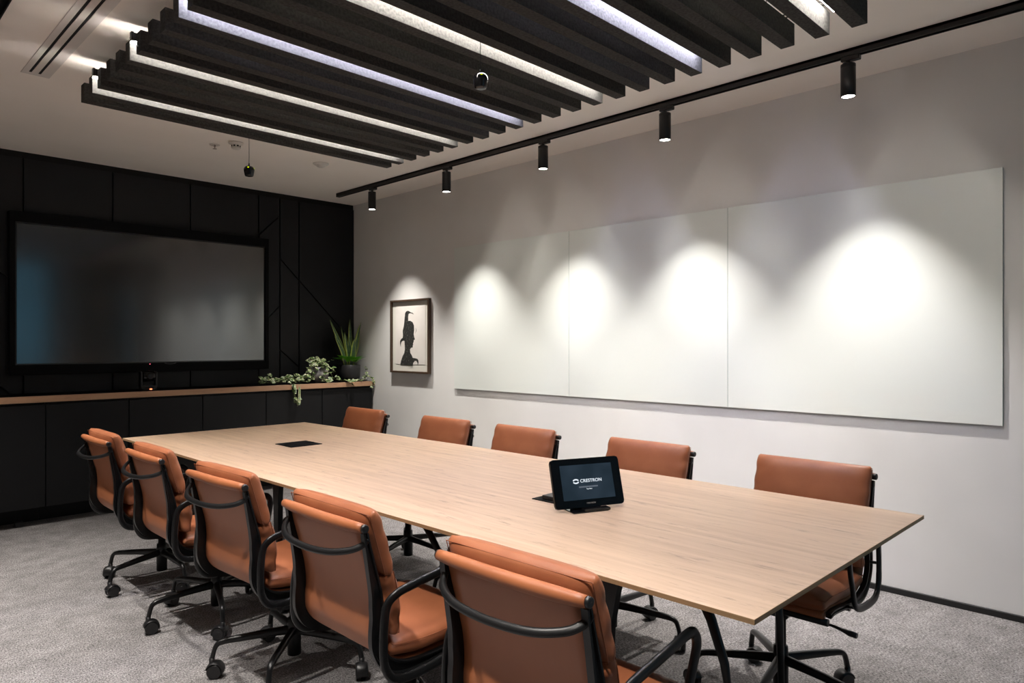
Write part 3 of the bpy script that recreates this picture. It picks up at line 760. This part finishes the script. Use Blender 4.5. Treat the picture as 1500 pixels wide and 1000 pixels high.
# ------------------------------------------------------------------ plants
def leaf_blade(b, base, direc, L, W, curl, twist, seg=10, mi_c=0, mi_e=1, fold=.25):
    """upright sword leaf with paler margins"""
    d = Vector(direc).normalized(); side = d.cross(Vector((math.cos(twist), math.sin(twist), 0))).normalized()
    out = side.cross(d).normalized(); rows = []
    for i in range(seg + 1):
        s = i / seg; c = Vector(base) + d * (L * s) + out * (curl * L * s * s) + Vector((d.x, d.y, 0)) * (.35 * L * s * s)
        w = W * (math.sin(PI * min(1, (.16 + .84 * s)) ** .8) ** .7 if s < 1 else 0) ; w = max(w, .0004)
        c += side * (.006 * math.sin(s * 7 + twist))
        rows.append([b.verts.new(c + side * (w * k) + out * (fold * w * (1 - k * k) * -1)) for k in (-1, -.68, 0, .68, 1)])
    for A, B in zip(rows, rows[1:]):
        for k in range(4):
            f = b.faces.new((A[k], A[k + 1], B[k + 1], B[k])); f.material_index = mi_e if k in (0, 3) else mi_c; f.smooth = True
def heart_leaf(b, base, direc, up, L, mi=0, mj=None, patch=None):
    d = Vector(direc).normalized(); u = Vector(up).normalized(); sd = d.cross(u)
    if sd.length < .1: sd = Vector((1, 0, 0))
    sd.normalize(); u = sd.cross(d).normalized()
    rows = []
    for i in range(7):
        s = i / 6; w = L * .44 * (math.sin(PI * (s ** .62)) ** .8 if 0 < s < 1 else .02)
        c = Vector(base) + d * (L * s) - u * (L * .28 * s * s)
        rows.append([b.verts.new(c + sd * (w * k) + u * (.20 * w * abs(k))) for k in (-1, -.5, 0, .5, 1)])
    for i, (A, B) in enumerate(zip(rows, rows[1:])):
        for k in range(4):
            f = b.faces.new((A[k], A[k + 1], B[k + 1], B[k])); f.smooth = True
            f.material_index = mi if mj is None else (mj if (k in (0, 3) and random.random() < .5) or random.random() < .10 else mi)
gd = noisy(mat('sword leaf', (.02, .05, .02), .35), (.012, .035, .014), (.04, .085, .03), 12, 4, stretch=(1, 1, 5))
gy = mat('sword leaf margin', (.22, .26, .04), .4)
gb = noisy(mat('bright leaf', (.07, .26, .015), .35), (.06, .26, .014), (.14, .42, .03), 15, 3)
gi = noisy(mat('ivy leaf', (.07, .13, .035), .45), (.045, .10, .022), (.11, .19, .05), 60, 3)
gc = noisy(mat('ivy cream', (.5, .52, .3), .5), (.38, .42, .2), (.62, .63, .42), 60, 3)
stemm = mat('stem green', (.16, .2, .07), .5)
soil = noisy(mat('soil', (.03, .022, .015), .9), (.02, .015, .01), (.05, .04, .03), 80, 4, .5, 80)
CT = .93
t = thing('potted_snake_plant', 'snake plant in a round black pot on the ledge beside the white wall', 'plant', (3.815, 6.05, CT))
b = bmesh.new(); lathe(b, [(.085, 0), (.085, .012), (.090, .014), (.098, .02), (.106, .04), (.109, .16), (.106, .163), (.101, .16), (.098, .14), (.001, .14)], seg=40); obj('pot', b, M['black_plastic'], t)
b = bmesh.new(); lathe(b, [(.097, .138), (.097, .146), (.05, .152), (.001, .153)], seg=24); obj('soil', b, soil, t)
b = bmesh.new()
for (dx, dy, L, W, tw) in ((-.62, -.1, .50, .026, .25), (-.72, -.2, .35, .025, .1), (-.16, .1, .42, .027, .5), (.06, 0, .49, .030, .2), (.40, .0, .45, .030, -.2), (.30, -.15, .47, .027, .3), (.04, -.3, .29, .034, .1), (-.30, -.2, .36, .028, .4), (.16, .2, .34, .026, .6), (-.08, -.12, .31, .025, -.3), (.20, -.2, .30, .025, .5)):
    leaf_blade(b, (dx * .06, dy * .10, .145), (dx * .50, dy * .6, 1), L * .97, W, .03, tw + PI / 2, fold=.35)
obj('foliage', b, [gd, gy], t)
b = bmesh.new()
for k in range(13):
    a = k * 2.4; rr0 = .03 + .03 * random.random()
    heart_leaf(b, (rr0 * math.cos(a), rr0 * math.sin(a), 0.178 + .03 * random.random()), (math.cos(a), math.sin(a) , .6 + .5 * random.random()), (0, 0, 1), .105 + .035 * random.random())
    tube(b, [(0, 0, .14), (rr0 * math.cos(a), rr0 * math.sin(a), .167)], .002, 5)
tag(obj('ground_leaves', b, gb, t), 'bright green broad leaves at the foot of the sword leaves')

def ivy_leaves(bl, P, dens, size=.03, spread=.02, upb=.6):
    for p in P:
        for k in range(dens):
            a = random.random() * 2 * PI
            d = Vector((math.cos(a), math.sin(a) - .35, random.uniform(-.25, .7)))
            heart_leaf(bl, p + Vector((random.uniform(-spread, spread), random.uniform(-spread, spread), random.uniform(0, spread))), d, (random.uniform(-.4, .4), -.7, upb), size * random.uniform(.75, 1.25), 0, 1)
t = thing('potted_ivy', 'cream and green trailing plant in a mottled grey round pot', 'plant', (3.465, 6.06, CT))
b = bmesh.new(); lathe(b, [(.045, 0), (.075, .012), (.100, .045), (.108, .08), (.102, .115), (.085, .145), (.078, .152), (.074, .145), (.07, .13), (.001, .13)], seg=36)
obj('pot', b, noisy(mat('mottled grey ceramic', (.3, .29, .28), .45), (.13, .13, .135), (.46, .44, .43), 9, 5, .4, 30, p0=.4, p1=.6), t)
b = bmesh.new(); lathe(b, [(.073, .13), (.073, .14), (.001, .146)], seg=20); obj('soil', b, soil, t)
vines = [
    [(0, 0, .14), (-.06, -.04, .185), (-.13, -.07, .12), (-.17, -.09, .05), (-.26, -.11, .02), (-.36, -.12, .03), (-.46, -.11, .02), (-.56, -.09, .02), (-.63, -.08, .015)],
    [(0, 0, .14), (-.05, -.07, .17), (-.10, -.1, .08), (-.16, -.12, .02), (-.28, -.13, .035), (-.40, -.12, .05), (-.5, -.08, .03)],
    [(-.2, -.1, .03), (-.27, -.1, .07), (-.33, -.12, .055), (-.36, -.13, .02), (-.345, -.187, .012), (-.34, -.192, -.06), (-.325, -.197, -.12), (-.305, -.197, -.16), (-.312, -.195, -.2)],
    [(0, 0, .14), (.04, -.06, .17), (.08, -.1, .10), (.11, -.12, .04), (.17, -.13, .02), (.24, -.16, .015), (.27, -.187, .0), (.28, -.19, -.03)],
    [(0, 0, .14), (0, -.08, .17), (.0, -.11, .12), (.02, -.11, .07), (-.02, -.13, .02), (.05, -.15, .015)],
    [(0, 0, .14), (.08, -.02, .16), (.13, -.05, .12), (.14, -.07, .08)],
    [(0, 0, .14), (-.03, .02, .21), (.02, .02, .215), (.05, -.02, .185)], [(0, 0, .14), (.02, 0, .20), (.05, -.01, .20)]]
bs = bmesh.new(); bl = bmesh.new()
for v in vines:
    P = smoothpts(v, 5); tube(bs, P, .0014, 6)
    ivy_leaves(bl, [P[i] for i in range(4, len(P), 2)], 2 if v[-1][2] > -.03 else 1, .040)
ivy_leaves(bl, [Vector((random.gauss(0, .045), random.gauss(-.02, .035), .165 + random.random() * .035)) for k in range(26)], 2, .042)
ivy_leaves(bl, [Vector((-.18 - .42 * random.random(), -.09 + random.gauss(0, .03), .014 + random.random() * .045)) for k in range(26)], 1, .044)
for v in bl.verts:       # leaves lie on the ledge, not through it
    if v.co.y > -.185 and v.co.z < .003: v.co.z = .003
    if v.co.y <= -.17 and v.co.y > -.188 and v.co.z < .003: v.co.y = -.188
    if v.co.y > .17: v.co.y = .17
obj('stem', bs, stemm, t); obj('foliage', bl, [gi, gc], t)
t = thing('potted_vine', 'little grey pot with a thin ivy sprig at the ledge end by the white wall', 'plant', (3.925, 5.95, CT))
b = bmesh.new(); lathe(b, [(.022, 0), (.03, .008), (.033, .022), (.026, .038), (.02, .042), (.017, .036), (.001, .034)], seg=24); obj('pot', b, mat('grey stone', (.3, .3, .31), .3), t)
bs = bmesh.new(); bl = bmesh.new()
for v in ([(0, 0, .03), (.012, -.0, .08), (.01, .0, .13)], [(0, 0, .03), (.025, -.03, .05), (.045, -.05, .03), (.05, -.079, .006), (.048, -.083, -.02), (.035, -.086, -.055)], [(0, 0, .03), (-.03, -.04, .03), (-.08, -.055, .012), (-.15, -.05, .012), (-.18, -.06, .012)]):
    P = smoothpts(v, 4); tube(bs, P, .0012, 5); ivy_leaves(bl, P[2::2], 2, .028, .008)
for v in bl.verts:
    if v.co.x > .068: v.co.x = .068
    if v.co.z < .002 and v.co.y > -.076: v.co.z = .002
obj('stem', bs, stemm, t); obj('foliage', bl, [gi, gc], t)

# ------------------------------------------------------------------ camera, world, view
cam = bpy.data.cameras.new('camera'); co = bpy.data.objects.new('camera', cam); C.objects.link(co)
cam.sensor_width = 36; cam.lens = 1023.5 / 1500 * 36; cam.clip_start = .05
cam.shift_y = (503.4 - 500) / 1500
co.location = (0, 0, 1.3014); co.rotation_euler = (R(90), 0, -.7914)
SC.camera = co
W = bpy.data.worlds.new('world'); SC.world = W; W.use_nodes = True
bg = W.node_tree.nodes['Background']; bg.inputs[0].default_value = (.30, .72, 1.0, 1); bg.inputs[1].default_value = .5
vs = SC.view_settings; vs.view_transform = 'Standard'; vs.look = 'None'; vs.gamma = 1; vs.use_curve_mapping = False; vs.exposure = 0.08
SC.cycles.use_denoising = True
SC.cycles.max_bounces = 8; SC.cycles.diffuse_bounces = 5; SC.cycles.sample_clamp_indirect = 6
